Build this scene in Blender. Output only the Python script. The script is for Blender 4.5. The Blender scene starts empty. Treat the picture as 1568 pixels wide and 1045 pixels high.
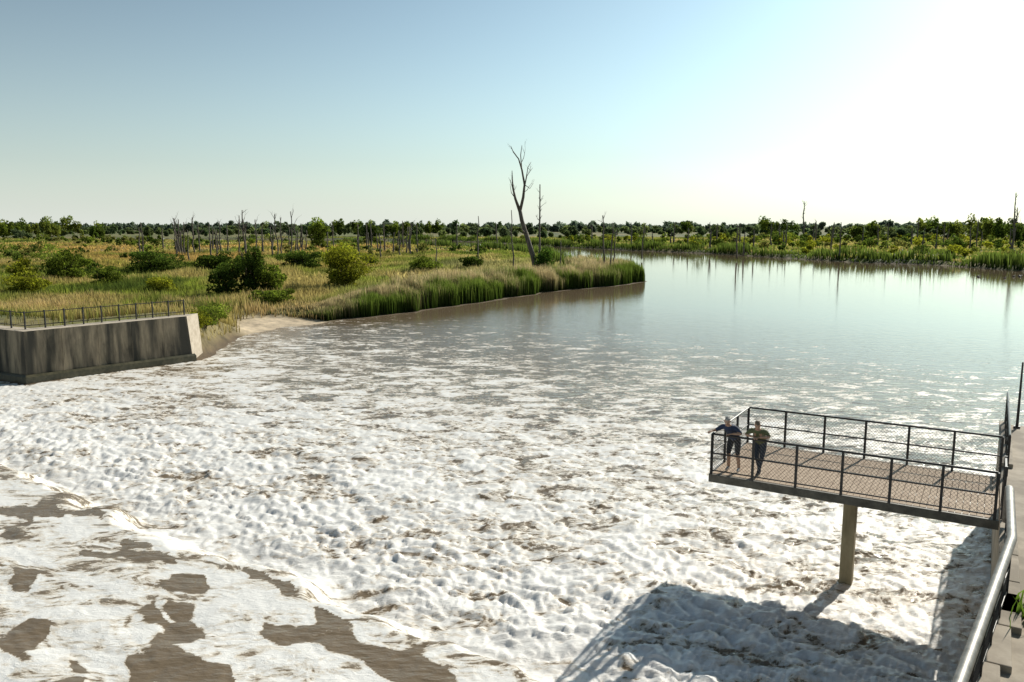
import bpy, math, numpy as np
from mathutils import Vector, Matrix
rng=np.random.default_rng(7)
K=1.079
scene=bpy.context.scene
def link(o): scene.collection.objects.link(o); return o
# ---------------------------------------------------------------- noise
def pn(x,y,seed=0):
    xi=np.floor(x).astype(np.int64); yi=np.floor(y).astype(np.int64); xf=x-xi; yf=y-yi
    def g(ix,iy,dx,dy):
        h=(ix*374761393+iy*668265263+seed*1442695041)&0xffffffff
        h=((h^(h>>13))*1274126177)&0xffffffff; h=h^(h>>16)
        a=(h&0xffff)/65536.0*2*np.pi
        return np.cos(a)*dx+np.sin(a)*dy
    u=xf*xf*xf*(xf*(xf*6-15)+10); v=yf*yf*yf*(yf*(yf*6-15)+10)
    a=g(xi,yi,xf,yf); b=g(xi+1,yi,xf-1,yf); c=g(xi,yi+1,xf,yf-1); d=g(xi+1,yi+1,xf-1,yf-1)
    return 1.4*((a*(1-u)+b*u)*(1-v)+(c*(1-u)+d*u)*v)
def fbm(x,y,o=4,seed=0,gain=.5):
    s=0;a=1.0;t=0
    for i in range(o):
        s=s+a*pn(x*2**i,y*2**i,seed+i); t+=a; a*=gain
    return s/t
def ss(a,b,x):
    t=np.clip((x-a)/(b-a),0,1); return t*t*(3-2*t)
# ---------------------------------------------------------------- materials
def mat(name):
    m=bpy.data.materials.new(name); m.use_nodes=True; nt=m.node_tree; nt.nodes.clear()
    return m,nt,nt.nodes,nt.links
def N(nt,t,**kw):
    n=nt.nodes.new(t)
    for k,v in kw.items():
        if k[0]=='_': n.inputs[k[1:].replace('_',' ')].default_value=v
        else: setattr(n,k,v)
    return n
def noisy(name,c1,c2,scale=3,rough=.85,metal=0,bump=.3,stretch=(1,1,1),bdist=.02,c3=None,s3=.4,st3=(1,1,1)):
    m,nt,ns,l=mat(name)
    out=N(nt,'ShaderNodeOutputMaterial'); p=N(nt,'ShaderNodeBsdfPrincipled',_Roughness=rough,_Metallic=metal)
    tc=N(nt,'ShaderNodeTexCoord'); mp=N(nt,'ShaderNodeMapping'); mp.inputs['Scale'].default_value=stretch
    nz=N(nt,'ShaderNodeTexNoise',_Scale=scale,_Detail=8.0,_Roughness=.65)
    r=N(nt,'ShaderNodeValToRGB'); r.color_ramp.elements[0].position=.36; r.color_ramp.elements[1].position=.64
    r.color_ramp.elements[0].color=(*c1,1); r.color_ramp.elements[1].color=(*c2,1)
    l.new(tc.outputs['Object'],mp.inputs[0]); l.new(mp.outputs[0],nz.inputs['Vector']); l.new(nz.outputs['Fac'],r.inputs[0])
    col=r.outputs[0]
    if c3:
        m3=N(nt,'ShaderNodeMapping'); m3.inputs['Scale'].default_value=st3; l.new(tc.outputs['Object'],m3.inputs[0])
        n3=N(nt,'ShaderNodeTexNoise',_Scale=s3,_Detail=6.0); l.new(m3.outputs[0],n3.inputs['Vector'])
        r3=N(nt,'ShaderNodeMapRange'); r3.inputs['From Min'].default_value=.45; r3.inputs['From Max'].default_value=.6
        l.new(n3.outputs['Fac'],r3.inputs[0])
        mx=N(nt,'ShaderNodeMix',data_type='RGBA'); l.new(r3.outputs[0],mx.inputs[0]); l.new(col,mx.inputs[6]); mx.inputs[7].default_value=(*c3,1); col=mx.outputs[2]
    l.new(col,p.inputs['Base Color'])
    if bump:
        b=N(nt,'ShaderNodeBump',_Strength=bump,_Distance=bdist); l.new(nz.outputs['Fac'],b.inputs['Height']); l.new(b.outputs[0],p.inputs['Normal'])
    l.new(p.outputs[0],out.inputs[0]); return m
def vegmat(name,trans=.45):
    m,nt,ns,l=mat(name)
    out=N(nt,'ShaderNodeOutputMaterial'); a=N(nt,'ShaderNodeAttribute',attribute_name='Col')
    d=N(nt,'ShaderNodeBsdfDiffuse'); t=N(nt,'ShaderNodeBsdfTranslucent'); mx=N(nt,'ShaderNodeMixShader',_Fac=trans)
    hs=N(nt,'ShaderNodeHueSaturation',_Saturation=1.08,_Value=1.55); l.new(a.outputs['Color'],hs.inputs['Color'])
    l.new(a.outputs['Color'],d.inputs[0]); l.new(hs.outputs[0],t.inputs[0]); l.new(d.outputs[0],mx.inputs[1]); l.new(t.outputs[0],mx.inputs[2])
    l.new(mx.outputs[0],out.inputs[0]); return m
M_veg=vegmat('vegetation_leaves')
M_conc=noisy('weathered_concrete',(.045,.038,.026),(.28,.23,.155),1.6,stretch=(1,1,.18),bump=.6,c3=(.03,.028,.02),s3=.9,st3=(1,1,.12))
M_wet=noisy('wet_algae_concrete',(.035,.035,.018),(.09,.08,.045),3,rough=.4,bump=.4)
M_concsun=noisy('sunlit_concrete',(.42,.35,.26),(.58,.5,.4),2.5,bump=.4)  # wall concrete with sunlight put into its paler colour
M_pillar=noisy('pillar_concrete',(.20,.165,.095),(.32,.27,.17),3,bump=.4,stretch=(1,1,.3))
M_quay=noisy('quay_concrete',(.30,.25,.19),(.42,.36,.28),2.2,bump=.5,c3=(.24,.2,.15),s3=1.0)
M_steel=noisy('dark_painted_steel',(.012,.012,.013),(.03,.028,.026),8,rough=.45,bump=.1)
M_galv=noisy('galvanised_pipe',(.16,.15,.135),(.28,.26,.235),5,rough=.5,metal=.5,bump=.1)
M_plank=noisy('deck_planks',(.36,.26,.18),(.52,.40,.29),4,bump=.4,stretch=(1,1,1))
M_wood=noisy('dead_wood',(.085,.07,.055),(.20,.165,.13),4,bump=.5,stretch=(1,1,.2))
M_bark=noisy('bark',(.06,.045,.03),(.12,.09,.06),6,bump=.5)
# ---------------------------------------------------------------- mesh helpers
def mkmesh(name,V,F,mats,cols=None,smooth=False,mi=None):
    me=bpy.data.meshes.new(name); me.from_pydata([tuple(v) for v in V],[],[tuple(f) for f in F])
    for m in (mats if isinstance(mats,(list,tuple)) else [mats]): me.materials.append(m)
    if mi is not None: me.polygons.foreach_set('material_index',mi)
    if smooth: me.polygons.foreach_set('use_smooth',[True]*len(me.polygons))
    me.update(); return me
def npmesh(name,V,loops,starts,totals,m,cols=None,smooth=False):
    me=bpy.data.meshes.new(name)
    me.vertices.add(len(V)); me.vertices.foreach_set('co',np.ascontiguousarray(V,dtype=np.float32).ravel())
    me.loops.add(len(loops)); me.loops.foreach_set('vertex_index',loops.astype(np.int32))
    me.polygons.add(len(starts)); me.polygons.foreach_set('loop_start',starts.astype(np.int32))
    me.polygons.foreach_set('loop_total',totals.astype(np.int32))
    me.polygons.foreach_set('use_smooth',np.full(len(starts),smooth))
    me.materials.append(m); me.update(calc_edges=True)
    if cols is not None:
        a=me.color_attributes.new('Col','FLOAT_COLOR','POINT')
        c=np.ones((len(V),4),dtype=np.float32); c[:,:3]=cols; a.data.foreach_set('color',c.ravel())
    return me
def obj(name,me,parent=None,M=None):
    o=bpy.data.objects.new(name,me); link(o)
    if M is not None: o.matrix_world=M
    if parent: o.parent=parent
    return o
def empty(name,M=None):
    o=bpy.data.objects.new(name,None); link(o)
    if M is not None: o.matrix_world=M
    return o
class Acc:
    def __init__(s): s.V=[];s.F=[]
    def box(s,x0,x1,y0,y1,z0,z1):
        b=len(s.V); s.V+=[(x,y,z) for z in(z0,z1) for y in(y0,y1) for x in(x0,x1)]
        s.F+=[tuple(b+i for i in f) for f in((0,2,3,1),(4,5,7,6),(0,1,5,4),(2,6,7,3),(0,4,6,2),(1,3,7,5))]
    def tube(s,pts,rad,n=6,cap=True):
        pts=[Vector(p) for p in pts]; 
        if not hasattr(rad,'__len__'): rad=[rad]*len(pts)
        b=len(s.V); up=Vector((.13,.31,.94))
        for i,p in enumerate(pts):
            d=(pts[min(i+1,len(pts)-1)]-pts[max(i-1,0)]).normalized()
            u=d.cross(up); 
            if u.length<.1: u=d.cross(Vector((1,0,0)))
            u.normalize(); v=d.cross(u)
            for k in range(n):
                a=2*math.pi*k/n; s.V.append(tuple(p+(u*math.cos(a)+v*math.sin(a))*rad[i]))
        for i in range(len(pts)-1):
            for k in range(n):
                k2=(k+1)%n; s.F.append((b+i*n+k,b+i*n+k2,b+(i+1)*n+k2,b+(i+1)*n+k))
        if cap:
            s.F.append(tuple(b+k for k in range(n))[::-1]); s.F.append(tuple(b+(len(pts)-1)*n+k for k in range(n)))
    def mesh(s,name,m,smooth=False): return mkmesh(name,s.V,s.F,m,smooth=smooth)
def bevel(o,w=.01,seg=2):
    b=o.modifiers.new('bevel','BEVEL'); b.width=w; b.segments=seg; b.limit_method='ANGLE'; return o
def blades(name,P,H,W,cb,ct,lean=.22,amp=None):
    n=len(P); a=rng.uniform(0,2*np.pi,n); dx=np.stack([np.cos(a),np.sin(a),0*a],1)
    la=rng.uniform(0,2*np.pi,n); L=np.stack([np.cos(la),np.sin(la),0*la],1)*(rng.uniform(.1,1,n)*lean*H)[:,None]
    L[:,0]-=.06*H
    W=W[:,None]; z=np.array([0,0,1.0])
    V=np.empty((n,5,3)); V[:,0]=P-dx*W*.5; V[:,1]=P+dx*W*.5
    Mi=P+z*(H*.6)[:,None]+L*.35; V[:,2]=Mi-dx*W*.42; V[:,3]=Mi+dx*W*.42; V[:,4]=P+z*H[:,None]+L
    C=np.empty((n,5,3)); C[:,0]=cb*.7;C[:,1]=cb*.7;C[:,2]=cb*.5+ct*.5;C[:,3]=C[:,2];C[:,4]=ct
    b=(np.arange(n)*5)[:,None]; loops=(b+np.array([0,1,3,2,2,3,4])).ravel()
    st=((np.arange(n)*7)[:,None]+np.array([0,4])).ravel(); tt=np.tile([4,3],n)
    return obj(name,npmesh(name,V.reshape(-1,3),loops,st,tt,M_veg,C.reshape(-1,3)))
def leafquads(P,S,C,flat=0.0):
    n=len(P); u=rng.normal(size=(n,3)); u/=np.linalg.norm(u,axis=1)[:,None]
    w=rng.normal(size=(n,3)); v=np.cross(u,w); v/=np.linalg.norm(v,axis=1)[:,None]
    S=S[:,None]; V=np.stack([P-u*S*.5,P-v*S*.3,P+u*S*.5,P+v*S*.3],1)
    return V.reshape(-1,3),np.repeat(C,4,axis=0)
def quadsobj(name,V,C,parent=None,M=None):
    n=len(V)//4; return obj(name,npmesh(name,V,np.arange(4*n),np.arange(n)*4,np.full(n,4),M_veg,C),parent,M)
def crown(c,rx,ry,rz,n,leaf,col,lobes=12,var=.35):
    cc=rng.normal(size=(lobes,3)); cc/=np.linalg.norm(cc,axis=1)[:,None]; cc*=rng.uniform(.25,.78,(lobes,1))
    lr=rng.uniform(.2,.48,lobes); li=rng.integers(0,lobes,n)
    d=rng.normal(size=(n,3)); d/=np.linalg.norm(d,axis=1)[:,None]
    p=cc[li]+d*(lr[li]*rng.uniform(.55,1.12,n)**.6)[:,None]
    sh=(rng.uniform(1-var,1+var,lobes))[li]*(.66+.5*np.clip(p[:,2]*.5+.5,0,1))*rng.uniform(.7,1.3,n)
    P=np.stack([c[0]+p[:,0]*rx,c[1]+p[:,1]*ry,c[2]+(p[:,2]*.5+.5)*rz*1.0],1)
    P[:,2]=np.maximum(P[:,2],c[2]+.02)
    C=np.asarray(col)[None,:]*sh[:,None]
    return leafquads(P,leaf*rng.uniform(.6,1.4,n),C)
# ---------------------------------------------------------------- land outline
PL=np.array([(-60,62),(-31.8,48.7),(-29.3,47.2),(-22.4,55.5),(-22.3,57.4),(-22.9,62.9),(-23.2,67),(-23.0,70.8),(-21.2,74.5),(-18.3,78.1),(-15.3,82.6),(-10.5,88.4),(-6.5,94.2),(-2,101.7),(4.25,112.7),(11.5,121),(18.4,127.7),(22.3,135.2),(23,142),(21,155),(16,180),(13,220),(5,270),(-20,330),(-60,385),(-120,440),(-400,560),(-5000,700),(-5000,62)],float)*K
PR=np.array([(-5000,800),(-400,640),(-120,540),(-45,500),(-9,440),(14,376),(26.8,343),(44,307),(67.6,271),(76.5,243),(87.7,208),(102,191),(106.6,166),(115,150),(200,120),(5000,100),(5000,6000),(-5000,6000)],float)*K
def sdist(poly,x,y):
    n=len(poly); d=np.full(x.shape,1e18); ins=np.zeros(x.shape,bool)
    for i in range(n):
        ax,ay=poly[i]; bx,by=poly[(i+1)%n]; ex,ey=bx-ax,by-ay
        t=np.clip(((x-ax)*ex+(y-ay)*ey)/(ex*ex+ey*ey),0,1)
        d=np.minimum(d,(x-ax-t*ex)**2+(y-ay-t*ey)**2)
        c=((ay>y)!=(by>y)); 
        if by!=ay: ins^=c&(x<(bx-ax)*(y-ay)/(by-ay)+ax)
    d=np.sqrt(d); return np.where(ins,d,-d)
WALL=[np.array(p)*K for p in((-60,62),(-29.3,47.2),(-22.4,55.5))]
def wdist(x,y):
    d=np.full(x.shape,1e9)
    for a,b in zip(WALL[:-1],WALL[1:]):
        e=b-a; t=np.clip(((x-a[0])*e[0]+(y-a[1])*e[1])/(e@e),0,1); d=np.minimum(d,np.hypot(x-a[0]-t*e[0],y-a[1]-t*e[1]))
    return d
def land(x,y):
    wob=fbm(x/6,y/6,3,5)*1.6*ss(62,75,y)
    sL=sdist(PL,x,y)+wob; sR=sdist(PR,x,y)+wob
    return np.maximum(sL,sR),sL,sR
BEACH=np.array((-20.5,73.5))*K
def height(x,y,s=None):
    if s is None: s=land(x,y)[0]
    wd=wdist(x,y); near=ss(9,4,wd)
    be=ss(9,3,np.hypot(x-BEACH[0],y-BEACH[1]))
    w=4*(1-near)+1.0*near+be*5
    up=ss(0,1,s/w)*(.95+.25*fbm(x/14,y/14,3,9))
    up=up+2.25*ss(20,5,wd)*ss(.3,1.5,s)*ss(-20.5*K,-25*K,x)
    dn=-1.6*ss(0,6,-s)
    return np.where(s>0,up+.02,dn+.02)
def landcol(x,y):
    n1=fbm(x/22,y/30,4,21); n2=fbm(x/7,y/9,3,31); n3=fbm(x/45,y/60,3,41)
    g=np.array((.15,.17,.04)); dk=np.array((.055,.08,.02)); st=np.array((.36,.28,.12)); og=np.array((.40,.265,.10)); lg=np.array((.22,.26,.05))
    c=np.ones(x.shape+(3,))*g
    def mix(c,k,w): w=w[...,None]; return c*(1-w)+k*w
    c=mix(c,lg,ss(-.05,.25,n2)); c=mix(c,dk,ss(.05,.3,-n1)*.9)
    c=mix(c,st,ss(-.05,.2,n1)*.8)
    left=ss(-20,-60,x)*ss(120,180,y)*ss(480,350,y)
    c=mix(c,og,left*ss(-.2,.2,n3)*.8)
    pen=ss(-30,-5,x)*ss(230,170,y)*ss(60,30,x)
    c=mix(c,np.array((.33,.28,.14)),pen*.6)
    return c
# ---------------------------------------------------------------- terrain
xs=np.concatenate([[-5000,-3000,-2000,-1400,-1000,-750],np.arange(-600,-140,8),np.arange(-140,-60,2.0),np.arange(-60,30,.7),np.arange(30,140,1.6),np.arange(140,600,10),[700,900,1300,2000,3200,5000]])
ys=np.concatenate([[-60,-20,10,30],np.arange(44,90,.7),np.arange(90,170,1.1),np.arange(170,360,2.5),np.arange(360,640,8),[680,750,850,1000,1300,1800,2600,4000,6000]])
X,Y=np.meshgrid(xs,ys); s,_,_=land(X,Y); Z=height(X,Y,s)
C=landcol(X,Y)*.75
be=(ss(7.5,4.5,np.hypot(X-BEACH[0],Y-BEACH[1]))*ss(8,5,s))[...,None]
C=C*(1-be)+np.array((.60,.48,.33))*be
mud=ss(1.2,.2,s)[...,None]*(1-be); C=C*(1-mud)+np.array((.13,.09,.05))*mud
ny,nx=X.shape
def gridloops(ny,nx):
    i=np.arange(ny-1)[:,None]*nx+np.arange(nx-1)[None,:]; i=i.ravel()
    return np.stack([i,i+1,i+nx+1,i+nx],1).ravel(),np.arange(len(i))*4,np.full(len(i),4)
m,nt,ns,l=mat('meadow_ground')
out=N(nt,'ShaderNodeOutputMaterial'); p=N(nt,'ShaderNodeBsdfPrincipled',_Roughness=.95); a=N(nt,'ShaderNodeAttribute',attribute_name='Col')
tc=N(nt,'ShaderNodeTexCoord'); nz=N(nt,'ShaderNodeTexNoise',_Scale=.9,_Detail=10.0,_Roughness=.7); l.new(tc.outputs['Object'],nz.inputs['Vector'])
mr=N(nt,'ShaderNodeMapRange'); mr.inputs['From Min'].default_value=.3; mr.inputs['From Max'].default_value=.7; mr.inputs['To Min'].default_value=.45; mr.inputs['To Max'].default_value=1.4
l.new(nz.outputs['Fac'],mr.inputs[0]); vm=N(nt,'ShaderNodeVectorMath',operation='SCALE'); l.new(a.outputs['Color'],vm.inputs[0]); l.new(mr.outputs[0],vm.inputs['Scale'])
l.new(vm.outputs[0],p.inputs['Base Color']); b=N(nt,'ShaderNodeBump',_Strength=.6,_Distance=.15); l.new(nz.outputs['Fac'],b.inputs['Height']); l.new(b.outputs[0],p.inputs['Normal']); l.new(p.outputs[0],out.inputs[0])
lo,st_,tt_=gridloops(ny,nx)
obj('ground',npmesh('ground',np.stack([X,Y,Z],-1).reshape(-1,3),lo,st_,tt_,m,C.reshape(-1,3),True))
# ---------------------------------------------------------------- water
rows=[9.0]
while rows[-1]<1000: rows.append(rows[-1]*1.0043)
rows=np.array(rows); nc=900
T=np.linspace(0,1,nc)[None,:]; Yw=np.repeat(rows[:,None],nc,1)
Xw=-(Yw*.95+9)*(1-T)+(Yw*.85+3)*T
nwx,nwy=.583,.8125
S=(Xw-.24)*nwx+(Yw-16.8)*nwy; Tt=-(Xw-.24)*nwy+(Yw-16.8)*nwx
Sw=S+fbm(Tt/3.2,S/6,3,51)*1.3+.3*pn(Tt/1.1,S/3,57)
amp=np.interp(Sw,[-8,-1.2,0,2.5,9,16,24,34,50,90],[.02,.025,.10,.21,.16,.12,.085,.05,.02,.0])
wx=Xw+.35*fbm(Xw/1.1,Yw/1.1,2,61); wy=Yw+.35*fbm(Xw/1.1,Yw/1.1,2,62)
U=(wx*.855-wy*.518); Vv=(wx*.518+wy*.855)
bA=np.abs(pn(U/.95,Vv/.6,71)); bB=np.abs(pn(U/.44,Vv/.30,72)); bC=np.abs(pn(U/.21,Vv/.16,73))
bil=bA*.9+bB*.65+bC*.36
big=fbm(U/4.2,Vv/2.2,2,75)
fade=ss(60,35,Yw)
Zw=amp*(bil*.95-.3+big*.8)*(.25+.75*fade)
Zw+=.75*ss(.25,-1.0,Sw)+.10*ss(-1,-6,Sw)*fbm(U/2.5,Vv/1.6,3,77)
Zw-=.10*np.exp(-((Sw-.7)/.7)**2)
d=np.interp(Sw,[-30,-2.2,-1.2,-.6,0.2,2,8,14,19,25,31,38,48,70],[.12,.12,.05,.05,.15,.155,.125,.09,.055,.02,-.02,-.06,-.115,-.3])
d=d+.16*fbm(U/6,Vv/2.8,4,81)*ss(75,20,Sw)
pool=fbm(U/3.4+Vv/9,Vv/1.5,3,83)
d=np.where(Sw<-1.2,d-.34*ss(.12,.22,pool),d)
d=d-.08*ss(.40,.10,bil)*ss(0,2,Sw)
r=np.interp(S,[-10,0,20,34,50,80,160],[.35,.9,1,.75,.3,.10,.04])
m,nt,ns,l=mat('foaming_river_water')
out=N(nt,'ShaderNodeOutputMaterial'); tc=N(nt,'ShaderNodeTexCoord')
ad=N(nt,'ShaderNodeAttribute',attribute_name='dens'); ar=N(nt,'ShaderNodeAttribute',attribute_name='chop')
mp=N(nt,'ShaderNodeMapping'); mp.inputs['Rotation'].default_value=(0,0,math.radians(31)); mp.inputs['Scale'].default_value=(.65,1.3,1); l.new(tc.outputs['Object'],mp.inputs[0])
n1=N(nt,'ShaderNodeTexNoise',_Scale=.7,_Detail=10.0,_Roughness=.66,_Distortion=1.0); l.new(mp.outputs[0],n1.inputs['Vector'])
n2=N(nt,'ShaderNodeTexNoise',_Scale=.85,_Detail=6.0,_Roughness=.62,_Distortion=2.0); l.new(mp.outputs[0],n2.inputs['Vector'])
n3=N(nt,'ShaderNodeTexNoise',_Scale=5.0,_Detail=8.0,_Roughness=.68,_Distortion=.7); l.new(mp.outputs[0],n3.inputs['Vector'])
def MA(op,a,b=None,c=None):
    n=N(nt,'ShaderNodeMath',operation=op)
    for i,v in enumerate((a,b,c)):
        if v is None: continue
        if isinstance(v,(int,float)): n.inputs[i].default_value=v
        else: l.new(v,n.inputs[i])
    return n.outputs[0]
rid=MA('SUBTRACT',1,MA('MULTIPLY',MA('ABSOLUTE',MA('SUBTRACT',n2.outputs['Fac'],.5)),14)); rid=MA('MAXIMUM',rid,-.6)
val=MA('ADD',MA('ADD',MA('SUBTRACT',n1.outputs['Fac'],.5),MA('MULTIPLY',rid,.08)),MA('ADD',ad.outputs['Fac'],MA('MULTIPLY',MA('SUBTRACT',n3.outputs['Fac'],.5),.22)))
fm=N(nt,'ShaderNodeMapRange',interpolation_type='SMOOTHSTEP'); fm.inputs['From Min'].default_value=-.02; fm.inputs['From Max'].default_value=.05; l.new(val,fm.inputs[0]); foam=fm.outputs[0]
wv=N(nt,'ShaderNodeMapping'); wv.inputs['Scale'].default_value=(.6,1.3,1); l.new(tc.outputs['Object'],wv.inputs[0])
w1=N(nt,'ShaderNodeTexNoise',_Scale=1.6,_Detail=5.0,_Roughness=.55); l.new(wv.outputs[0],w1.inputs['Vector'])
bw=N(nt,'ShaderNodeBump',_Distance=.18); l.new(w1.outputs['Fac'],bw.inputs['Height']); l.new(MA('MULTIPLY',ar.outputs['Fac'],.8),bw.inputs['Strength'])
pw=N(nt,'ShaderNodeBsdfPrincipled',_Roughness=.04,_IOR=1.38); pw.inputs['Base Color'].default_value=(.20,.15,.095,1); l.new(bw.outputs[0],pw.inputs['Normal'])
hh=MA('ADD',MA('MULTIPLY',foam,.35),n3.outputs['Fac'])
bf=N(nt,'ShaderNodeBump',_Strength=.65,_Distance=.06); l.new(hh,bf.inputs['Height'])
fr=N(nt,'ShaderNodeValToRGB'); e=fr.color_ramp.elements; e[0].position=0.0; e[0].color=(.36,.27,.17,1); e[1].position=.15; e[1].color=(.88,.86,.82,1); l.new(val,fr.inputs[0])
x2=fr.color_ramp.elements.new(.055); x2.color=(.70,.63,.53,1)
pf=N(nt,'ShaderNodeBsdfPrincipled',_Roughness=.5); l.new(fr.outputs[0],pf.inputs['Base Color']); l.new(bf.outputs[0],pf.inputs['Normal'])
mx=N(nt,'ShaderNodeMixShader'); l.new(foam,mx.inputs[0]); l.new(pw.outputs[0],mx.inputs[1]); l.new(pf.outputs[0],mx.inputs[2]); l.new(mx.outputs[0],out.inputs[0])
ny,nx=Xw.shape; lo,st_,tt_=gridloops(ny,nx)
me=npmesh('river_water',np.stack([Xw,Yw,Zw],-1).reshape(-1,3),lo,st_,tt_,m,None,True)
for nm,arr in(('dens',d),('chop',r)):
    at=me.attributes.new(nm,'FLOAT','POINT'); at.data.foreach_set('value',arr.astype(np.float32).ravel())
obj('river_water',me)
# ---------------------------------------------------------------- left retaining wall + fence
top=3.4
front=[WALL[0],WALL[1]-np.array((2.7,-1.5)),WALL[1],WALL[2]]
back=[WALL[0]+(.3,1.7),WALL[1]+(-3.2,3.2),WALL[1]+(-.6,1.9),np.array((-22.46,57.4))*K]
wallE=empty('concrete_retaining_wall')
V=[];F=[];n=len(front)
ins=[(0,.12),(0,.12),(.0,.15),(-.45,.0)]
for z,t in((-1.5,0),(top-.0,1)):
    for i in range(n):
        V.append((front[i][0]+ins[i][0]*t,front[i][1]+ins[i][1]*t,z))
    for i in range(n):
        V.append((back[i][0]-(.35*t if i==n-1 else 0),back[i][1],z))
for i in range(n-1):
    F.append((i,i+1,2*n+i+1,2*n+i)); F.append((n+i+1,n+i,3*n+i,3*n+i+1)); F.append((2*n+i,2*n+i+1,3*n+i+1,3*n+i))
F.append((n-1,2*n-1,4*n-1,3*n-1))
me=mkmesh('wall_body',V,F,[M_conc,M_concsun]); me.polygons[-1].material_index=1  # end face and top take the paler, painted-sunlit concrete
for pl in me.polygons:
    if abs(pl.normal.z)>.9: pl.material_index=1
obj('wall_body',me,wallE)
a=Acc()
for i in range(1,5):
    t=i/5; q=front[2]+(front[3]-front[2])*t
    a.tube([(q[0],q[1]-.01,-.3),(q[0],q[1]+.12,top-.05)],.03,4)
obj('wall_joints',a.mesh('wall_joints',M_conc),wallE)
V=[];F=[];off=[np.array((-.05,-.22)),np.array((0,-.22)),np.array((.12,-.2)),np.array((.18,-.12))]
for z,k_ in((-1,1),(.42,1),(.55,.1)):
    for i in range(4): V.append((front[i][0]+off[i][0]*k_,front[i][1]+off[i][1]*k_,z))
for j in range(2):
    for i in range(3): F.append((j*4+i,j*4+i+1,j*4+i+5,j*4+i+4))
F.append((3,7,11)); obj('wall_footing',mkmesh('wall_footing',V,F,M_wet),wallE)
fE=empty('steel_fence'); a=Acc(); pts=[]
for A_,B_ in((back[0]+(0,-.6),back[1]+(0,-.6)),(back[1]+(0,-.6),back[2]+(.1,-.7)),(back[2]+(.1,-.7),back[3]+(-.9,-1.2))):
    L=np.linalg.norm(B_-A_); k=max(1,int(L/1.15))
    for i in range(k): pts.append(A_+(B_-A_)*i/k)
pts.append(back[3]+(-.9,-1.2))
for q in pts: a.box(q[0]-.04,q[0]+.04,q[1]-.04,q[1]+.04,top-.4,top+1.2)
for z in(top+.25,top+1.12): a.tube([(q[0],q[1],z) for q in pts],.028,4)
obj('fence_posts_and_rails',a.mesh('fence_posts_and_rails',M_steel),fE)
# ---------------------------------------------------------------- platform + quay
MP=Matrix.Translation((5.65,21.8,0))@Matrix.Rotation(math.atan2(-.518,.855),4,'Z')
DZ=3.25; LP=6.98; WP=3.8
pE=empty('viewing_platform')
a=Acc(); u=.0
while u<LP-.01:
    a.box(u+.005,min(u+.148,LP),.04,WP-.04,DZ-.04,DZ+rng.uniform(-.003,.003)); u+=.155
bevel(obj('deck_planks',a.mesh('deck_planks',M_plank),pE,MP),.004,1)
a=Acc()
a.box(-.06,LP,-.06,.035,DZ-.24,DZ-.01); a.box(-.06,LP,WP-.035,WP+.06,DZ-.24,DZ-.01); a.box(-.06,.0,.036,WP-.036,DZ-.24,DZ-.01)
for w in(.9,1.9,2.9): a.box(.01,LP,w-.07,w+.07,DZ-.22,DZ-.045)
for u in(1.5,3.4,5.2): a.box(u-.06,u+.06,.036,WP-.036,DZ-.20,DZ-.05)
bevel(obj('edge_beams',a.mesh('edge_beams',noisy('beam_steel',(.07,.06,.045),(.15,.13,.10),4,rough=.6)),pE,MP),.008,2)
a=Acc(); a.box(3.28,3.62,1.72,2.08,-2,DZ-.30); a.box(3.15,3.75,.9,2.9,DZ-.31,DZ-.225)
bevel(obj('support_pillar',a.mesh('support_pillar',M_pillar),pE,MP),.02,2)
RH=1.15
def railing(name,p0,p1,base,k,mesh_h=(.10,1.10),m=M_steel,parent=None,drop=.22,toprad=.03):
    p0=Vector(p0);p1=Vector(p1);L=(p1-p0).length;dv=(p1-p0)/L; a=Acc()
    for i in range(k+1):
        q=p0+dv*L*i/k; a.box(q.x-.032,q.x+.032,q.y-.032,q.y+.032,base-drop,base+RH)
    P=lambda t,z:(p0.x+dv.x*t,p0.y+dv.y*t,base+z)
    for z,rr in((RH,toprad),(.60,.022),(.10,.018)): a.tube([P(0,z),P(L,z)],rr,8)
    obj(name+'_frame',a.mesh(name+'_frame',m),parent,MP)
    a=Acc(); z0,z1=mesh_h; h=z1-z0; sp=.10; t=-h
    while t<L:
        ta,tb=max(t,0),min(t+h,L)
        if tb>ta:
            a.tube([P(ta,z0+(ta-t)),P(tb,z0+(tb-t))],.0038,3,False)
            a.tube([P(ta,z1-(ta-t)),P(tb,z1-(tb-t))],.0038,3,False)
        t+=sp
    obj(name+'_wire_mesh',a.mesh(name+'_wire_mesh',M_steel),parent,MP)
railing('near_railing',(0,-.02,0),(LP-.1,-.02,0),DZ,6,parent=pE)
railing('far_railing',(0,WP+.02,0),(LP,WP+.02,0),DZ,6,parent=pE)
railing('end_railing',(0,-.02,0),(0,WP+.02,0),DZ,3,parent=pE)
qE=empty('quay_wall')
fp=[(7.0,11.0),(7.0,-4.5),(6.25,-11.5),(4.6,-27),(22,-27),(22,11.0)]
V=[(x,y,-1.8) for x,y in fp]+[(x,y,DZ-.02) for x,y in fp]; n=len(fp)
F=[(i,i+n,(i+1)%n+n,(i+1)%n) for i in range(n)]+[tuple(range(n,2*n))[::-1]]
obj('quay_body',mkmesh('quay_body',V,F,M_quay),qE,MP)
a=Acc()
w=-4.6
while w>-26:
    u0=7.0-(-4.5-w)*.107; a.box(u0-.03,u0+.32,w-1.48,w,DZ-.10,DZ+.10); w-=1.5
w=11
while w>-4.4:
    if not(-.2<w<4.1 or -.2<w-1.5<4.1): a.box(6.97,7.32,w-1.48,w,DZ-.10,DZ+.10)
    w-=1.5
bevel(obj('quay_coping',a.mesh('quay_coping',M_quay),qE,MP),.02,2)
gE=empty('quay_handrail')
a=Acc()
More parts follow.
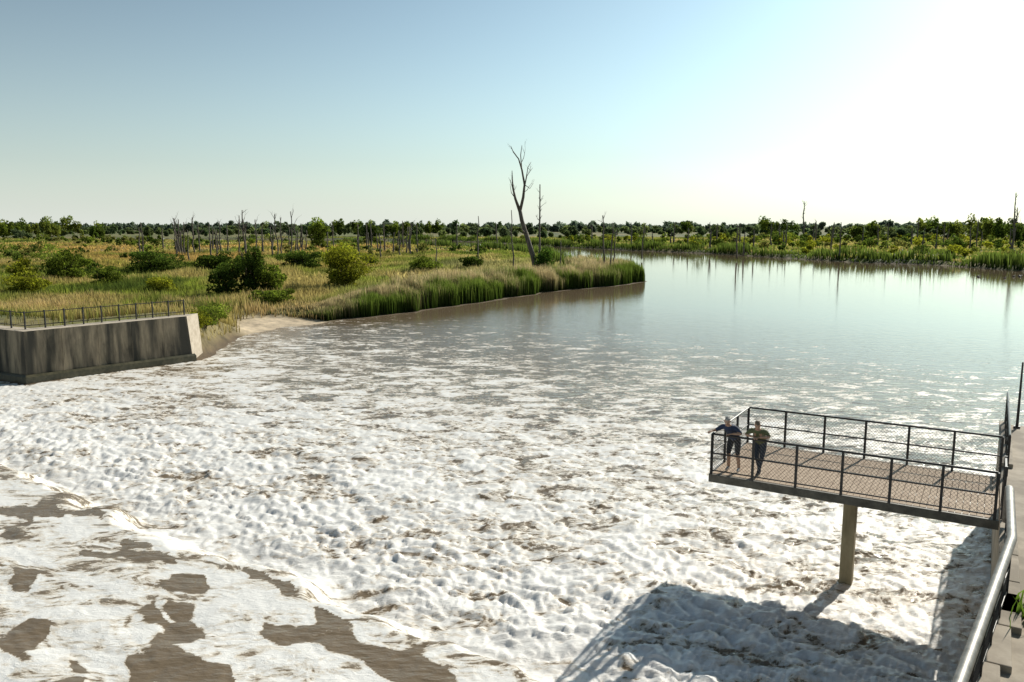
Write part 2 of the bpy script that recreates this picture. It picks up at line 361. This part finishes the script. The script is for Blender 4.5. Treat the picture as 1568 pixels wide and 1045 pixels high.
pipe=[(7.1,-.35,DZ+.1),(7.1,-.45,DZ+.7),(7.1,-.7,DZ+1.0),(7.1,-1.2,DZ+1.12),(7.1,-4.5,DZ+1.12),(6.35,-11.5,DZ+1.12),(4.75,-26,DZ+1.12)]
a.tube(pipe,.085,16)
obj('top_pipe',a.mesh('top_pipe',M_galv,True),gE,MP)
a=Acc()
for i in range(22):
    w=-1.2-i*1.15; u0=7.1 if w>-4.5 else 7.1-(-4.5-w)*.107
    a.box(u0-.03,u0+.03,w-.03,w+.03,DZ,DZ+1.08)
for z in(.15,.6): a.tube([(7.1,-1.2,DZ+z),(7.1,-4.5,DZ+z),(4.75,-26,DZ+z)],.02,6)
obj('posts',a.mesh('posts',M_steel),gE,MP)
a=Acc()
def ru(w): return 7.1 if w>-4.5 else 7.1-(-4.5-w)*.107
for i in range(330):
    w=-1.2-i*.075
    a.tube([(ru(w),w,DZ+.15),(ru(w-.9),w-.9,DZ+1.05)],.004,3,False); a.tube([(ru(w),w,DZ+1.05),(ru(w-.9),w-.9,DZ+.15)],.004,3,False)
obj('wire_mesh',a.mesh('wire_mesh',M_steel),gE,MP)
g2=empty('quay_railing'); railing('quay_rail',(7.15,WP+.3,0),(7.15,10.8,0),DZ,6,parent=g2,drop=.02)
a=Acc(); a.tube([(7.5,10.6,DZ),(7.5,10.6,DZ+2.3)],[.05,.03],8); a.box(7.4,7.6,10.5,10.7,DZ,DZ+.05)
obj('steel_mast',a.mesh('steel_mast',M_steel),None,MP)
a=Acc(); 
for w in(.1,1.1): a.box(7.0,7.06,w-.03,w+.03,DZ,DZ+1.3)
for z in(.15,.7,1.25): a.box(7.01,7.05,.12,1.08,DZ+z-.02,DZ+z+.02)
for i in range(9): a.box(7.02,7.04,.2+i*.1,.215+i*.1,DZ+.17,DZ+1.23)
obj('access_gate',a.mesh('access_gate',M_steel),None,MP)
P=[];
for c in((8.05,-6.0),(8.5,-7.2),(7.75,-5.1),(8.9,-5.6),(8.0,-9)):
    q=rng.normal(size=(260,2))*.28+np.array(c); P.append(q)
P=np.concatenate(P); W3=np.array([list(MP@Vector((q[0],q[1],DZ-.02))) for q in P])
n=len(P); blades('quay_weeds',W3,rng.uniform(.1,.45,n),rng.uniform(.02,.05,n),np.tile((.06,.11,.02),(n,1)),np.tile((.18,.27,.05),(n,1)),lean=.7)
# ---------------------------------------------------------------- vegetation scatter
def scatter(n,x0,x1,y0,y1):
    x=rng.uniform(x0,x1,n);y=rng.uniform(y0,y1,n); s,sL,sR=land(x,y); return x,y,s,sL,sR
def cvar(c,n,v=.25): return c*rng.uniform(1-v,1+v,(n,1))
def wallfree(x,y): return wdist(x,y)>1.9
x,y,s,sL,sR=scatter(430000,-26,26,76,175)
k=(sL>.1)&(sL<10+4*fbm(x/8,y/8,2,3))&(np.hypot(x-BEACH[0],y-BEACH[1])>6.0); k&=rng.uniform(size=len(x))<np.where(sL<3.5,1,.5)
k&=~((fbm(x/5,y/5,2,93)>.28)&(sL>2))
x,y,s=x[k],y[k],s[k]; n=len(x); z=height(x,y,s)
hn=fbm(x/6,y/6,3,15); h2=pn(x/1.8,y/1.8,14); H=(2.45+1.2*hn+.9*h2)*rng.uniform(.75,1.15,n)*ss(-23,-10,x)**.5*.9+.35
tan=ss(-.2,.15,fbm(x/9,y/9,3,16)+.12*rng.normal(size=n)+.34*ss(1.0,4.5,s)-.14)[:,None]
dk=(.65+.5*ss(-.3,.3,h2))[:,None]
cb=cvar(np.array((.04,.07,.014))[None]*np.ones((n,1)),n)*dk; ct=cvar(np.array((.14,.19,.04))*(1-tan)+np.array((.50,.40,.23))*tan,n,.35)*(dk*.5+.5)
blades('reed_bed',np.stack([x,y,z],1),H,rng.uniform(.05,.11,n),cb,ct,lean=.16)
x,y,s,sL,sR=scatter(500000,-150,24,55,260)
dens=np.interp(y,[55,100,160,260],[1,1,.8,.5])*(x>-(.72*y+12))
k=(sL>.6)&(rng.uniform(size=len(x))<dens)&wallfree(x,y)&(np.hypot(x-BEACH[0],y-BEACH[1])>5.5)
k&=~((wdist(x,y)<6)&(x<-27))|(rng.uniform(size=len(x))<.15)&(sL>1.2)&wallfree(x,y)
x,y,s=x[k],y[k],s[k]; n=len(x); z=height(x,y,s)
lc=landcol(x,y); hn=fbm(x/9,y/12,3,18)
dry=(ss(-.05,.2,fbm(x/10+3,y/6,3,19))*ss(108,82,y)*ss(66,76,y))[:,None]
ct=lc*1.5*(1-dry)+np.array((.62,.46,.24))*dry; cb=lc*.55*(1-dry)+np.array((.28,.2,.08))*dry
H=(.75+1.5*np.clip(hn+.15,0,1))*rng.uniform(.5,1.2,n)*np.interp(y,[55,90,260],[.75,1.0,1.1])
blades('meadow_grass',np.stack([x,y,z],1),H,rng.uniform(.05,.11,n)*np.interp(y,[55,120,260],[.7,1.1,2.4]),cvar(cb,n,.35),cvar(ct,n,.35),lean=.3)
x,y,s,sL,sR=scatter(240000,-90,170,120,560)
k=(sR>.1)&(sR<9)|(sL>.1)&(sL<8)&(y>150); x,y,s=x[k],y[k],s[k]; n=len(x); z=height(x,y,s)
hm=.25+.85*ss(-.2,.2,fbm(x/14,y/14,2,25))
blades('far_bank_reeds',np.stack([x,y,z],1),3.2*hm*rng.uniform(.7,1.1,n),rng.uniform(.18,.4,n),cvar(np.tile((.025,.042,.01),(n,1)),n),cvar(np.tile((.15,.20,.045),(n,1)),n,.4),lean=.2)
x,y,s,sL,sR=scatter(180000,-420,430,130,620)
k=(s>3)&(abs(x)<.75*y+20); x,y,s=x[k],y[k],s[k]; n=len(x); z=height(x,y,s); lc=landcol(x,y)
blades('far_meadow_grass',np.stack([x,y,z],1),rng.uniform(.5,1.5,n)*(.7+fbm(x/20,y/30,3,27)),rng.uniform(.3,.9,n),cvar(lc*.9,n,.3),cvar(lc*1.5,n,.3),lean=.3)
def shrub(x,y,w,h,col,n=3800,leaf=.32,name='shrub',lobes=16,trunk=.1):
    z=float(height(np.array([x]),np.array([y]))[0]); E=empty(name)
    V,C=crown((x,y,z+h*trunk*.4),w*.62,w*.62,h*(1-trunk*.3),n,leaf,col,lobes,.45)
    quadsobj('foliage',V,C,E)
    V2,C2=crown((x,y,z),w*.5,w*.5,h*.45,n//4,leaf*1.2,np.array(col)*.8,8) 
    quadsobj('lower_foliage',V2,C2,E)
    a=Acc()
    for i in range(6):
        an=i*1.05+rng.uniform(0,.5); r_=rng.uniform(.15,.4)*w
        a.tube([(x,y,z-.1),(x+math.cos(an)*r_*.4,y+math.sin(an)*r_*.4,z+h*.35),(x+math.cos(an)*r_,y+math.sin(an)*r_,z+h*.75)],[h*.022,h*.014,h*.005],6)
    obj('stems',a.mesh('stems',M_bark),E); return E
G1=(.24,.25,.035);G2=(.075,.11,.022);G3=(.14,.18,.032)
shrub(-24.5,116,7.4,7.0,G1,7000,.30)
shrub(-34.2,104,4.0,7.8,G2,4600,.30); shrub(-37,103,4.2,4.4,G2,3000,.30); shrub(-31.6,105,3.4,4.6,G3,2600,.3)
shrub(-72.8,130,6.5,6.0,G3,5000,.35); shrub(-78,127,4.5,4.0,G1,2500,.35)
shrub(-68,152,11,4.8,G2,5200,.4); shrub(-59,158,8,4.2,G2,3600,.4); shrub(-43,165,9,4.6,G2,3800,.4); shrub(-50,150,5,4,G3,2400,.35)
shrub(-83,150,8,4.2,G3,3000,.4); shrub(5.6,139,3.6,5.4,(.06,.105,.02),2800,.3); shrub(-16,150,6,3.4,G3,2200,.35)
shrub(-76,315,8,12,G3,2200,.8,name='broadleaf_tree',trunk=.5); shrub(-70,400,9,11,G2,2200,.9,name='broadleaf_tree',trunk=.4)
shrub(-8,165,5,3.6,G2,1800,.35)
shrub(-60,118,5,3.4,G3,2400,.3); shrub(-48,108,4.5,2.6,G1,2000,.3); shrub(-28,92,5,2.4,G3,2400,.28); shrub(-66,108,6,3,G1,2600,.3)
shrub(-27,72,2.6,1.6,G3,1500,.16); shrub(-25.6,66,3.0,2.2,G3,2000,.16); shrub(-25.2,63,2.2,1.6,G1,1500,.16)
def mass(name,n,x0,x1,y0,y1,h0,h1,leaves,leaf,pal,smin=6,clump=.0,maxang=.75,hv=0):
    Vs=[];Cs=[]; c=0; tries=0
    while c<n and tries<40:
        tries+=1
        x,y,s,sL,sR=scatter(600,x0,x1,y0,y1); q=fbm(x/60,y/60,3,33); q2=fbm(x/90,y/200,3,39)
        k=(s>smin)&(abs(x)<maxang*y+15)&(q>clump)
        for xi,yi,si,qi in zip(x[k],y[k],s[k],q2[k]):
            if c>=n: break
            if yi<240 and xi>-30 and xi<40 : continue
            h=rng.uniform(h0,h1)*rng.uniform(.6,1.15)*(1+hv*qi); w=h*rng.uniform(.55,1.3)
            col=np.array(pal[rng.integers(len(pal))])
            lf=leaf*(yi/300)**.5
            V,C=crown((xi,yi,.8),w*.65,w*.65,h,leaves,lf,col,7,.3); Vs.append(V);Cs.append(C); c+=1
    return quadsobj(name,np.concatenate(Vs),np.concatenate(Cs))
pal=[G2,G3,(.10,.135,.03),(.18,.21,.045),(.17,.17,.05)]
mass('shrub_thicket',260,-320,10,150,520,2,4.8,170,.75,pal,clump=-.05)
mass('willow_thicket',400,30,420,185,560,2.2,6,200,.75,pal+[G1,G1],clump=-.12)
mass('distant_woodland',520,-800,850,520,1100,5,11,150,1.9,[(.09,.125,.055),(.12,.15,.06),(.15,.18,.065),(.09,.115,.055)],clump=-.2,hv=.9)  # leaf colours lightened and greyed to paint in distance haze
mass('distant_treeline',700,-1500,1500,1000,1900,9,15,100,3.6,[(.11,.14,.10),(.13,.16,.11),(.10,.13,.09)],clump=-.6,maxang=.8,hv=.7)  # haze painted into the leaf palette, paler again than the woodland
for px,D,w,h,c in ((1180,700,26,21,3),(1500,520,46,17,6),(1560,420,30,15,4),(665,800,30,18,4),(80,620,50,18,7),(20,600,30,16,4),(155,520,14,14,2),(1050,900,26,19,3),(540,700,40,16,5),(610,600,30,14,4),(1420,600,26,17,4),(1310,450,16,13,3)):
    Vs=[];Cs=[];cx=(px-784)/1220*D
    for i in range(c*2):
        xx=cx+rng.uniform(-.5,.5)*w; hh=h*rng.uniform(.65,1.0)
        V,C=crown((xx,D+rng.uniform(-12,12),1.2),hh*.32,hh*.32,hh,420,1.5,pal[rng.integers(4)],9); Vs.append(V);Cs.append(C)
    quadsobj('tree_group',np.concatenate(Vs),np.concatenate(Cs))
# ---------------------------------------------------------------- dead trees
def twigs(a,p,dirv,L,r,depth):
    p=Vector(p); d=Vector(dirv).normalized(); pts=[p]; rad=[r]
    k=3
    for i in range(k):
        d=(d+Vector(rng.normal(size=3))*.17+Vector((0,0,.10))).normalized(); p=p+d*L/k; pts.append(p.copy()); rad.append(r*(1-(i+1)/k*.6))
    a.tube(pts,rad,5)
    if depth>0:
        for i in range(rng.integers(2,4)):
            j=rng.integers(1,k+1); q=pts[j]; nd=(d+Vector(rng.normal(size=3))*.6+Vector((0,0,.3))).normalized()
            twigs(a,q,nd,L*rng.uniform(.4,.65),rad[j]*.75,depth-1)
def px2(D): 
    sc=D/1220; return lambda px,py,dy=0:((px-784)*sc,D+dy,10.2+(345-py)*sc)
f=px2(140)
a=Acc()
a.tube([f(823,426),f(816,392),f(806,360,.3),f(799,338,.4),f(796,322,.3)],[.48,.44,.40,.36,.33],9)
a.tube([f(796,324,.3),f(789,305),f(785,288,-.5),f(784,264,-.8)],[.30,.22,.15,.05],7)
a.tube([f(796,324,.3),f(801,303,.4),f(803,284,.8),f(799,262,.8),f(794,246,.6),f(786,236,.5),f(782,227,.3)],[.28,.24,.19,.15,.11,.08,.04],7)
a.tube([f(802,292,.6),f(806,272,1),f(808,258,1.2),f(813,250,1.5)],[.14,.10,.06,.03],6)
a.tube([f(799,264,.8),f(797,240,1),f(799,226,1)],[.11,.08,.04],6)
a.tube([f(803,284,.8),f(811,290,.2),f(816,282,.0)],[.08,.05,.03],5)
a.tube([f(790,306,0),f(783,296,.6),f(781,283,.9)],[.10,.06,.03],5)
a.tube([f(806,360,.3),f(800,352,-.6),f(795,346,-.9)],[.13,.07,.03],5)
for q,dv,L_ in((f(785,290),(-.4,.2,1),2),(f(799,250,.8),(.5,0,1),2.2),(f(806,272,1),(.7,.3,.8),2),(f(794,246,.6),(-.6,.3,.8),2),(f(787,300),(.3,-.4,1),1.8),(f(803,295),(.8,-.2,.6),1.8)):
    twigs(a,q,dv,L_,.06,2)
obj('dead_tree',a.mesh('dead_tree',M_wood,True))
def snag(px,pyt,pyb,D,r=.16,tw=5,lean=0,tl=1,acc=None):
    f=px2(D); a=acc or Acc(); x0,_,zt=f(px,pyt); x1=f(px+lean,pyb)[0]; zb=.6; r=max(r*1.35,D*.00115)
    H=zt-zb; pts=[];rad=[]
    for i in range(7):
        t=i/6; pts.append((x1+(x0-x1)*t+rng.normal()*.012*H*(0<i<6),D+rng.normal()*.01*H,zb+H*t)); rad.append(r*(1-.62*t))
    a.tube(pts,rad,7)
    for i in range(tw):
        t=rng.uniform(.4,.95); j=int(t*6); q=Vector(pts[j]).lerp(Vector(pts[min(j+1,6)]),t*6-j)
        an=rng.uniform(0,6.28); twigs(a,q,(math.cos(an)*.8,math.sin(an)*.4,1.1),H*rng.uniform(.1,.24)*tl,rad[j]*.5*(.6+.4*tl),1)
    if acc is None: obj('dead_tree',a.mesh('dead_tree',M_wood,True))
snag(826,284,420,141,.17,12,-1,.38); snag(783,322,418,140,.10,2,1,.5); snag(733,331,400,180,.14,3,0,.5); snag(668,364,420,150,.12,2,0,.6)
snag(921,330,415,143,.15,6,4,.6); snag(937,342,415,142,.13,4,-2,.6); snag(943,352,415,146,.10,3,-7,.6); snag(858,368,410,170,.1,2,0,.6)
snag(376,322,380,230,.24,9,3); snag(371,330,380,235,.18,6,-3); snag(395,336,380,225,.16,6); snag(425,328,395,190,.17,5,3); snag(434,333,395,195,.14,5); snag(449,324,395,200,.15,4,-2)
snag(272,334,380,240,.24,8,4); snag(279,336,380,238,.24,8,-3); snag(286,340,380,236,.2,6,-2);snag(300,333,380,245,.16,5); snag(325,341,380,240,.14,4); snag(493,336,372,330,.2,5)
snag(308,342,380,250,.14,3); snag(340,339,375,280,.14,4); snag(352,344,375,260,.14,4); snag(405,344,380,260,.14,4); snag(465,346,380,250,.14,4); snag(512,345,378,270,.14,3); snag(590,342,375,280,.14,3)
snag(618,338,370,330,.15,3); snag(455,343,385,240,.12,3); snag(550,343,380,260,.12,3); snag(1225,309,360,560,.35,8,2,.6); snag(1544,296,360,260,.25,14,1,.7); snag(1548,318,360,262,.15,6,-3,.7)
snag(1130,343,375,330,.13,3); snag(1270,346,372,300,.12,3); snag(1095,342,372,400,.14,3); snag(1355,342,375,300,.12,3); snag(985,342,372,420,.15,3); snag(1400,333,365,420,.15,4); snag(1190,342,375,380,.12,2)
snag(1245,338,372,380,.14,4); snag(1440,340,372,330,.14,3); snag(1490,336,375,280,.14,4); snag(905,343,372,400,.14,2); snag(1030,341,372,420,.14,3); snag(760,342,375,330,.14,3); snag(700,343,375,350,.14,3)
a=Acc()
for i in range(34): snag(rng.uniform(215,660),rng.uniform(340,358),385,rng.uniform(190,320),.12,3,rng.uniform(-3,3),.8,a)
for i in range(26): snag(rng.uniform(960,1560),rng.uniform(340,356),385,rng.uniform(230,420),.12,3,rng.uniform(-3,3),.8,a)
obj('distant_dead_trees',a.mesh('distant_dead_trees',M_wood,True))
a=Acc()
for i in range(12):
    x=100+rng.uniform(-8,12); y=158+rng.uniform(-4,4)
    a.tube([(x-.3,y,.06),(x-.15,y,.12),(x+.1,y,.13),(x+.25,y,.08)],[.02,.11,.12,.04],7); a.tube([(x+.18,y,.1),(x+.26,y,.28),(x+.34,y,.32),(x+.44,y,.29)],[.05,.04,.06,.015],6)
obj('flock_of_ducks',a.mesh('flock_of_ducks',M_steel,True))
# ---------------------------------------------------------------- people
def flat(name,c,r=.8): return noisy(name,tuple(v*.8 for v in c),c,12,rough=r,bump=.15)
M_skin=flat('skin',(.55,.33,.22),.55); M_navy=flat('navy_cloth',(.025,.04,.09)); M_dark=flat('dark_shorts',(.02,.02,.025)); M_jean=flat('jeans',(.03,.04,.065))
M_olive=flat('olive_shirt',(.13,.14,.06)); M_grey=flat('grey_hair',(.45,.43,.40)); M_brown=flat('brown_hair',(.20,.14,.09)); M_shoe=flat('shoes',(.05,.045,.04),.5); M_white=flat('white_shoes',(.6,.58,.55),.5); M_eye=flat('eyes',(.02,.02,.02),.3); M_lip=flat('lips',(.35,.13,.11),.5)
def skin(verts,edges,radii,root,sub=2):
    me=bpy.data.meshes.new('sk'); me.from_pydata(verts,edges,[]); o=link(bpy.data.objects.new('sk',me))
    mo=o.modifiers.new('s','SKIN'); mo.use_smooth_shade=True
    for i,v in enumerate(me.skin_vertices[0].data):
        r_=radii[i]; v.radius=r_ if hasattr(r_,'__len__') else (r_,r_); v.use_root=(i==root)
    sb=o.modifiers.new('b','SUBSURF'); sb.levels=sub; sb.render_levels=sub
    bpy.context.view_layer.update(); dg=bpy.context.evaluated_depsgraph_get()
    r=bpy.data.meshes.new_from_object(o.evaluated_get(dg)); bpy.data.objects.remove(o); return r
def person(name,M,J,mats,labels,hair,headpos,pitch,yaw,hands,beard=False):
    E=empty(name,M); names=list(J); idx={k:i for i,k in enumerate(names)}
    me=skin([J[k][0] for k in names],[(idx[a],idx[b]) for a,b,_ in labels],[J[k][1] for k in names],0)
    for m_ in mats: me.materials.append(m_)
    segs=[(np.array(J[a][0]),np.array(J[b][0]),mi) for a,b,mi in labels]
    for pl in me.polygons:
        c=np.array(pl.center); best=1e9
        for A_,B_,mi in segs:
            e=B_-A_; t=np.clip(((c-A_)@e)/(e@e),0,1); dd=np.linalg.norm(c-A_-t*e)
            if dd<best: best=dd; pl.material_index=mi
        pl.use_smooth=True
    o=obj('body',me,E); o.matrix_parent_inverse=Matrix(); 
    V=[];F=[];MI=[]; ns,nr=22,16
    for i in range(nr+1):
        th=math.pi*i/nr
        for j in range(ns):
            ph=2*math.pi*j/ns; x=math.sin(th)*math.cos(ph); y=math.sin(th)*math.sin(ph); z=math.cos(th)
            jaw=1-.28*max(0,-z)**1.2; X_=x*.076*jaw; Y_=y*.097*(1-.12*max(0,-z)); Z_=z*.118
            if y>.2: Y_+=.012*max(0,-z)*y
            if y>.85 and abs(x)<.22 and -.45<z<.12: Y_+=.024*(1-abs(x)/.22)*(1 if z<-.15 else .55)
            if y>.7 and .15<abs(x)<.5 and 0<z<.2: Y_-=.008
            if y>.7 and .2<z<.4: Y_+=.004
            V.append((X_,Y_,Z_))
    for i in range(nr):
        for j in range(ns):
            q=(i*ns+j,i*ns+(j+1)%ns,(i+1)*ns+(j+1)%ns,(i+1)*ns+j); F.append(q[::-1])
            c=np.mean([V[k_] for k_ in q],0); hr=c[2]>.062 or (c[1]<.0 and c[2]>-.045) or (c[1]<.03 and c[2]>.02)
            bd=beard and c[2]<-.055 and c[1]>-.01
            MI.append(1 if (hr or bd) else 0)
    def ell(cx,cy,cz,rx,ry,rz,mi,n=8):
        b=len(V)
        for i in range(n+1):
            th=math.pi*i/n
            for j in range(n):
                ph=2*math.pi*j/n; V.append((cx+rx*math.sin(th)*math.cos(ph),cy+ry*math.sin(th)*math.sin(ph),cz+rz*math.cos(th)))
        for i in range(n):
            for j in range(n): F.append((b+i*n+j,b+(i+1)*n+j,b+(i+1)*n+(j+1)%n,b+i*n+(j+1)%n)); MI.append(mi)
    for sx in(-1,1):
        ell(sx*.077,-.005,-.005,.010,.020,.032,0); ell(sx*.029,.083,.012,.012,.008,.007,2); ell(sx*.03,.090,.030,.017,.005,.004,1)
    ell(0,.092,-.058,.024,.006,.007,3)
    for k_ in range(16):
        an=rng.uniform(0,6.28); el=rng.uniform(.5,1.5); ell(.07*math.cos(an)*math.cos(el),-.015+.085*math.sin(an)*math.cos(el)*(.8),.108*math.sin(el)+.004,.03,.034,.018,1,6)
    hm=mkmesh('head',V,F,[M_skin,hair,M_eye,M_lip],smooth=True,mi=MI)
    ho=obj('head',hm,E); ho.matrix_parent_inverse=Matrix(); ho.location=headpos; ho.rotation_euler=(pitch,0,yaw)
    for hi,(wr,fd,dn,side) in enumerate(hands):
        wr=Vector(wr); f_=Vector(fd).normalized(); d_=Vector(dn).normalized(); s_=f_.cross(d_).normalized()*side
        vs=[wr-f_*.03,wr,wr+f_*.05,wr+f_*.085]; rr=[(.026,.022),(.028,.02),(.04,.017),(.036,.015)]; ed=[(0,1),(1,2),(2,3)]
        pm=skin([tuple(v) for v in vs],ed,rr,0,1); parts=[pm]
        for k_,(off,L1) in enumerate(((-.030,.072),(-.011,.082),(.010,.077),(.029,.060))):
            b0=wr+f_*.07+s_*off; b1=b0+f_*L1*.5; b2=b1+(f_*.6+d_*.6)*L1*.35; b3=b2+(f_*.2+d_*.9)*L1*.3
            parts.append(skin([tuple(b0),tuple(b1),tuple(b2),tuple(b3)],[(0,1),(1,2),(2,3)],[.0095,.009,.0085,.007],0,1))
        b0=wr+f_*.02-s_*.028; b1=b0-s_*.03+f_*.025; b2=b1+f_*.03+d_*.012-s_*.004; b3=b2+f_*.022+d_*.01
        parts.append(skin([tuple(b0),tuple(b1),tuple(b2),tuple(b3)],[(0,1),(1,2),(2,3)],[.013,.011,.010,.008],0,1))
        V2=[];F2=[]
        for pmesh in parts:
            b=len(V2); V2+=[tuple(v.co) for v in pmesh.vertices]; F2+=[tuple(b+i for i in pl.vertices) for pl in pmesh.polygons]
        o2=obj('hand',mkmesh('hand',V2,F2,M_skin,smooth=True),E); o2.matrix_parent_inverse=Matrix()
    return E
def PM(u,w,turn=0,sc=1.04): return MP@Matrix.Translation((u,w,DZ))@Matrix.Rotation(math.pi+turn,4,'Z')@Matrix.Scale(sc,4)
RZ=(RH+.028)/1.04
def joints(arms,stance):
    J={'pel':((0,-.17,.93),(.17,.125)),'belly':((0,-.06,1.06),(.17,.135)),'chest':((0,.10,1.21),(.19,.135)),'shl':((0,.235,1.315),(.13,.09)),
       'neck':((0,.305,1.375),(.06,.06)),'hd':((0,.35,1.44),(.055,.055))}
    for s_,sg in(('R',1),('L',-1)):
        sh=(sg*.19,.235,1.305)
        J['sh'+s_]=(sh,(.08,.075)); el,wr=arms[s_]
        m1=tuple(np.array(sh)*.5+np.array(el)*.5); J['ua'+s_]=(m1,(.06,.06)); J['el'+s_]=(el,(.046,.046)); J['wr'+s_]=(wr,(.028,.026))
        hip=(sg*.095,-.17,.88); kn,an,to=stance[s_]
        J['hip'+s_]=(hip,(.098,.105)); J['th'+s_]=(tuple(np.array(hip)*.5+np.array(kn)*.5),(.085,.09)); J['kn'+s_]=(kn,(.06,.062))
        J['cf'+s_]=((kn[0]*.65+an[0]*.35,kn[1]*.65+an[1]*.35-.015,kn[2]*.65+an[2]*.35),(.056,.058)); J['an'+s_]=(an,(.037,.042)); J['to'+s_]=(to,(.042,.032))
    return J
def labs(sleeve,legs,shirt=0,pants=1):
    L=[('pel','belly',shirt),('belly','chest',shirt),('chest','shl',shirt),('shl','neck',shirt),('neck','hd',2)]
    for s_ in'RL':
        L+=[('shl','sh'+s_,shirt),('sh'+s_,'ua'+s_,shirt),('ua'+s_,'el'+s_,sleeve),('el'+s_,'wr'+s_,2),('pel','hip'+s_,pants),('hip'+s_,'th'+s_,pants),('th'+s_,'kn'+s_,pants),('kn'+s_,'cf'+s_,legs),('cf'+s_,'an'+s_,legs),('an'+s_,'to'+s_,3)]
    return L
J=joints({'R':((.36,.29,RZ+.05),(.42,.39,RZ+.045)),'L':((-.36,.29,RZ+.05),(-.14,.39,RZ+.045))},
 {'R':((.12,-.08,.50),(.12,-.12,.09),(.14,.03,.035)),'L':((-.13,-.10,.50),(-.16,-.16,.09),(-.17,-.01,.035))})
person('man_in_navy_shirt',PM(.44,.40,-.10),J,[M_navy,M_dark,M_skin,M_white],labs(0,2),M_grey,(0,.39,1.50),-.30,.25,
 [((.425,.40,RZ+.04),(.2,.9,-.15),(0,.15,-1),1),((-.13,.395,RZ+.04),(.8,.45,-.1),(0,.2,-1),-1)])
J=joints({'R':((.32,.27,RZ+.05),(.10,.39,RZ+.05)),'L':((-.31,.27,RZ+.05),(-.06,.42,RZ+.055))},
 {'R':((.06,-.08,.50),(-.02,-.18,.09),(-.01,-.04,.035)),'L':((-.07,-.06,.50),(-.0,-.02,.09),(.03,.12,.035))})
person('man_in_olive_shirt',PM(1.20,.38,.08),J,[M_olive,M_jean,M_skin,M_shoe],labs(0,1),M_brown,(0,.39,1.50),-.5,.15,
 [((.09,.395,RZ+.05),(-.75,.55,-.1),(0,.2,-1),1),((-.05,.425,RZ+.055),(.75,.5,-.1),(0,.2,-1),-1)],beard=True)
# ---------------------------------------------------------------- light
AZ=math.radians(43); EL=math.radians(33)
dv=Vector((math.sin(AZ)*math.cos(EL),math.cos(AZ)*math.cos(EL),math.sin(EL)))
sl=bpy.data.lights.new('sun','SUN'); sl.energy=5.0; sl.angle=math.radians(.5); sl.color=(1,.94,.83)
so=link(bpy.data.objects.new('sun',sl)); so.rotation_euler=dv.to_track_quat('Z','Y').to_euler()
w=bpy.data.worlds.new('World'); scene.world=w; w.use_nodes=True; nt=w.node_tree; l=nt.links; bg=nt.nodes['Background']
sk=N(nt,'ShaderNodeTexSky'); sk.sky_type='NISHITA'; sk.sun_disc=False; sk.sun_elevation=EL; sk.sun_rotation=AZ; sk.air_density=1.0; sk.dust_density=.8; sk.ozone_density=2.5
hs=N(nt,'ShaderNodeHueSaturation',_Saturation=.6,_Value=.088); g=N(nt,'ShaderNodeGamma',_Gamma=1.75)
mm=N(nt,'ShaderNodeVectorMath',operation='MULTIPLY'); mm.inputs[1].default_value=(12.0,15.4,14.2)
h2=N(nt,'ShaderNodeHueSaturation',_Saturation=.9)
tc=N(nt,'ShaderNodeTexCoord'); sp=N(nt,'ShaderNodeSeparateXYZ'); l.new(tc.outputs['Generated'],sp.inputs[0])
fz=MA('MULTIPLY',MA('POWER',2.718,MA('MULTIPLY',MA('MAXIMUM',sp.outputs[2],0.0),-8.5)),.8)
mx=N(nt,'ShaderNodeMix',data_type='RGBA'); l.new(fz,mx.inputs[0]); mx.inputs[7].default_value=(6.9,7.2,6.7,1)
l.new(sk.outputs[0],hs.inputs['Color']); l.new(hs.outputs[0],g.inputs[0]); l.new(g.outputs[0],mm.inputs[0]); l.new(mm.outputs[0],h2.inputs['Color']); l.new(h2.outputs[0],mx.inputs[6]); l.new(mx.outputs[2],bg.inputs[0]); bg.inputs[1].default_value=.125
cam=bpy.data.cameras.new('camera'); cam.lens=28; cam.sensor_width=36; cam.clip_end=12000; cam.clip_start=.1
co=link(bpy.data.objects.new('camera',cam)); co.location=(0,0,10.2); co.rotation_euler=(math.radians(90-8.26),0,0); scene.camera=co
scene.view_settings.view_transform='Standard'; scene.view_settings.look='None'; scene.view_settings.exposure=0
